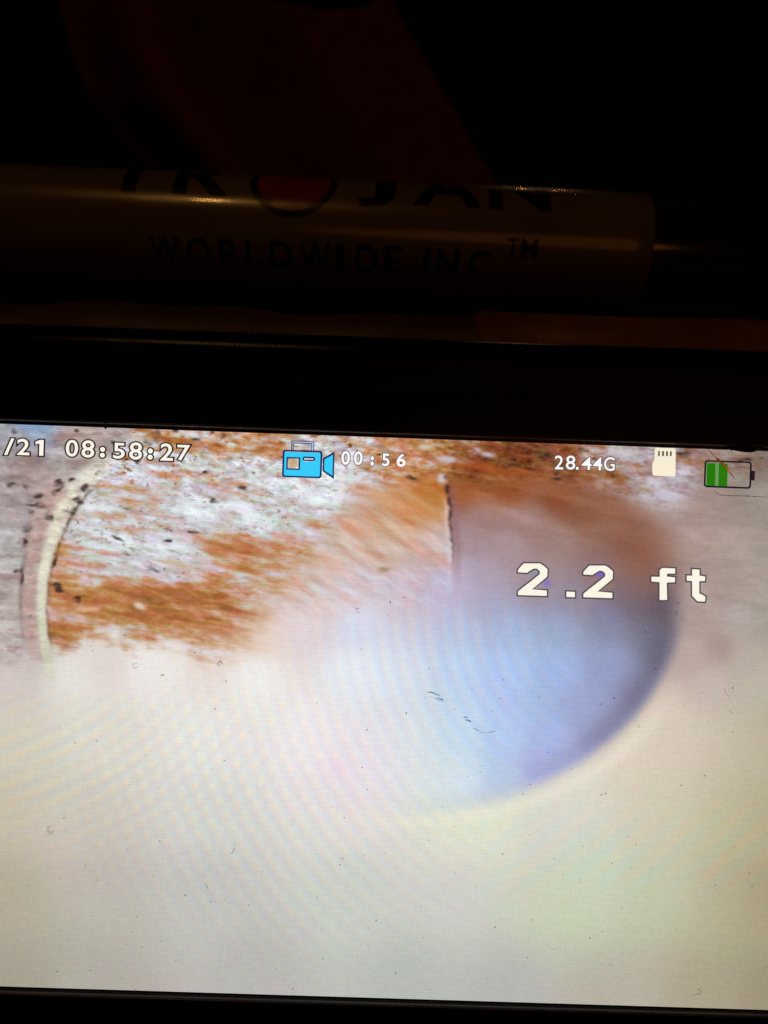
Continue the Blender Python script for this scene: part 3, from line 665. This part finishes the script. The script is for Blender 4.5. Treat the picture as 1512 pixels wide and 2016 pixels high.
disc('emblem_ring', cx_, cs_, 84*pr, 71*pr, inkm, .00005); disc('emblem_ball', cx_, cs_, 72*pr, .2*pr, redm, .00003)
# one line of small print low on the sleeve, too small and dark to read
V, Fc = [], []
x = 772.
while x < 1180:
    w_ = rnd.uniform(9, 15)
    if rnd.random() > .12:
        for dx, a0, a1 in ((0, -78, -63), (w_*.55, -78, -63 if rnd.random() > .4 else -70)):
            b = len(V); V += wrap([((x+dx-756)*SX, phi(a0)), ((x+dx+3.2-756)*SX, phi(a0)), ((x+dx+3.2-756)*SX, phi(a1)), ((x+dx-756)*SX, phi(a1))], .00004); Fc.append((b, b+1, b+2, b+3))
    x += w_+4
obj('small_print', mesh('small_print', V, Fc), inkm, sleeve)

# ================================ bar below the tube ================================
BD = .163; br = .0078
b0, b1 = P(-400, 655, BD), P(1900, 655+.036*2300, BD)
bar = thing('cross_bar', 'dull brown round bar between the printed tube and the black monitor', 'bar', Matrix.Translation((b0+b1)/2))
def bar_ring(t, r): 
    c = (b0-b1)/2*(1-2*t); return [tuple(c+Vector((0, r*math.sin(2*math.pi*k/40), r*math.cos(2*math.pi*k/40)))) for k in range(40)]
v, f = sweep([bar_ring(k/60, br*(1+.05*math.sin(k*.9)+.06*math.sin(k*.37+1))) for k in range(61)], True, True, True)
obj('bar_body', mesh('bar_body', v, f), plastic('brown_rubber', (.12, .05, .03), .5, (.07, .032, .02), 70, bump=.3, bscale=1200), bar, True)
v, f = sweep([bar_ring(t, r) for t, r in ((.578, br), (.582, br*1.16), (.72, br*1.14), (.80, br*1.2), (.86, br*1.18), (.863, br))], True)
obj('bar_wrap', mesh('bar_wrap', v, f), plastic('rust_tape', (.27, .10, .042), .5, (.15, .058, .025), 110, bump=.3, bscale=1500), bar, True)

# ================================ cloth hanging behind ================================
KD = .34
tp = []; NU, NV = 60, 40
for j in range(NV+1):
    tv = j/NV
    for i in range(NU+1):
        u = i/NU
        ytop = np.interp(u, [0, .1, .4, .5, .62, .78, .92, .985, 1], [-160, -190, -150, -60, 5, 22, 18, -12, 0])
        py = ytop+(560-ytop)*tv
        left = np.interp(py, [-200, 0, 100, 200, 330, 560], [105, 118, 140, 180, 290, 420]); right = np.interp(py, [-200, 0, 370, 560], [660, 768, 978, 1090])
        px = left+(right-left)*u
        q = min(1, max(0, (u-.30-.06*tv)/.42)); d = KD-.07+.10*q*q*(3-2*q)-.03*math.exp(-((u-.2-.05*tv)/.15)**2)+.003*math.sin(11*u+3*tv)
        tp.append(tuple(P(px, py, d)))
v = tp; f = [(j*(NU+1)+i, j*(NU+1)+i+1, (j+1)*(NU+1)+i+1, (j+1)*(NU+1)+i) for j in range(NV) for i in range(NU)]
cloth = obj('draped_cloth', mesh('draped_cloth', v, f), plastic('red_brown_cloth', (.15, .040, .034), .85, (.10, .034, .024), 120, bump=.4, bscale=900, spec=.2), None, True)
cloth['label'] = 'dark reddish brown cloth draped behind the printed tube, rising to a point'; cloth['category'] = 'cloth'
so = cloth.modifiers.new('thickness', 'SOLIDIFY'); so.thickness = .0012
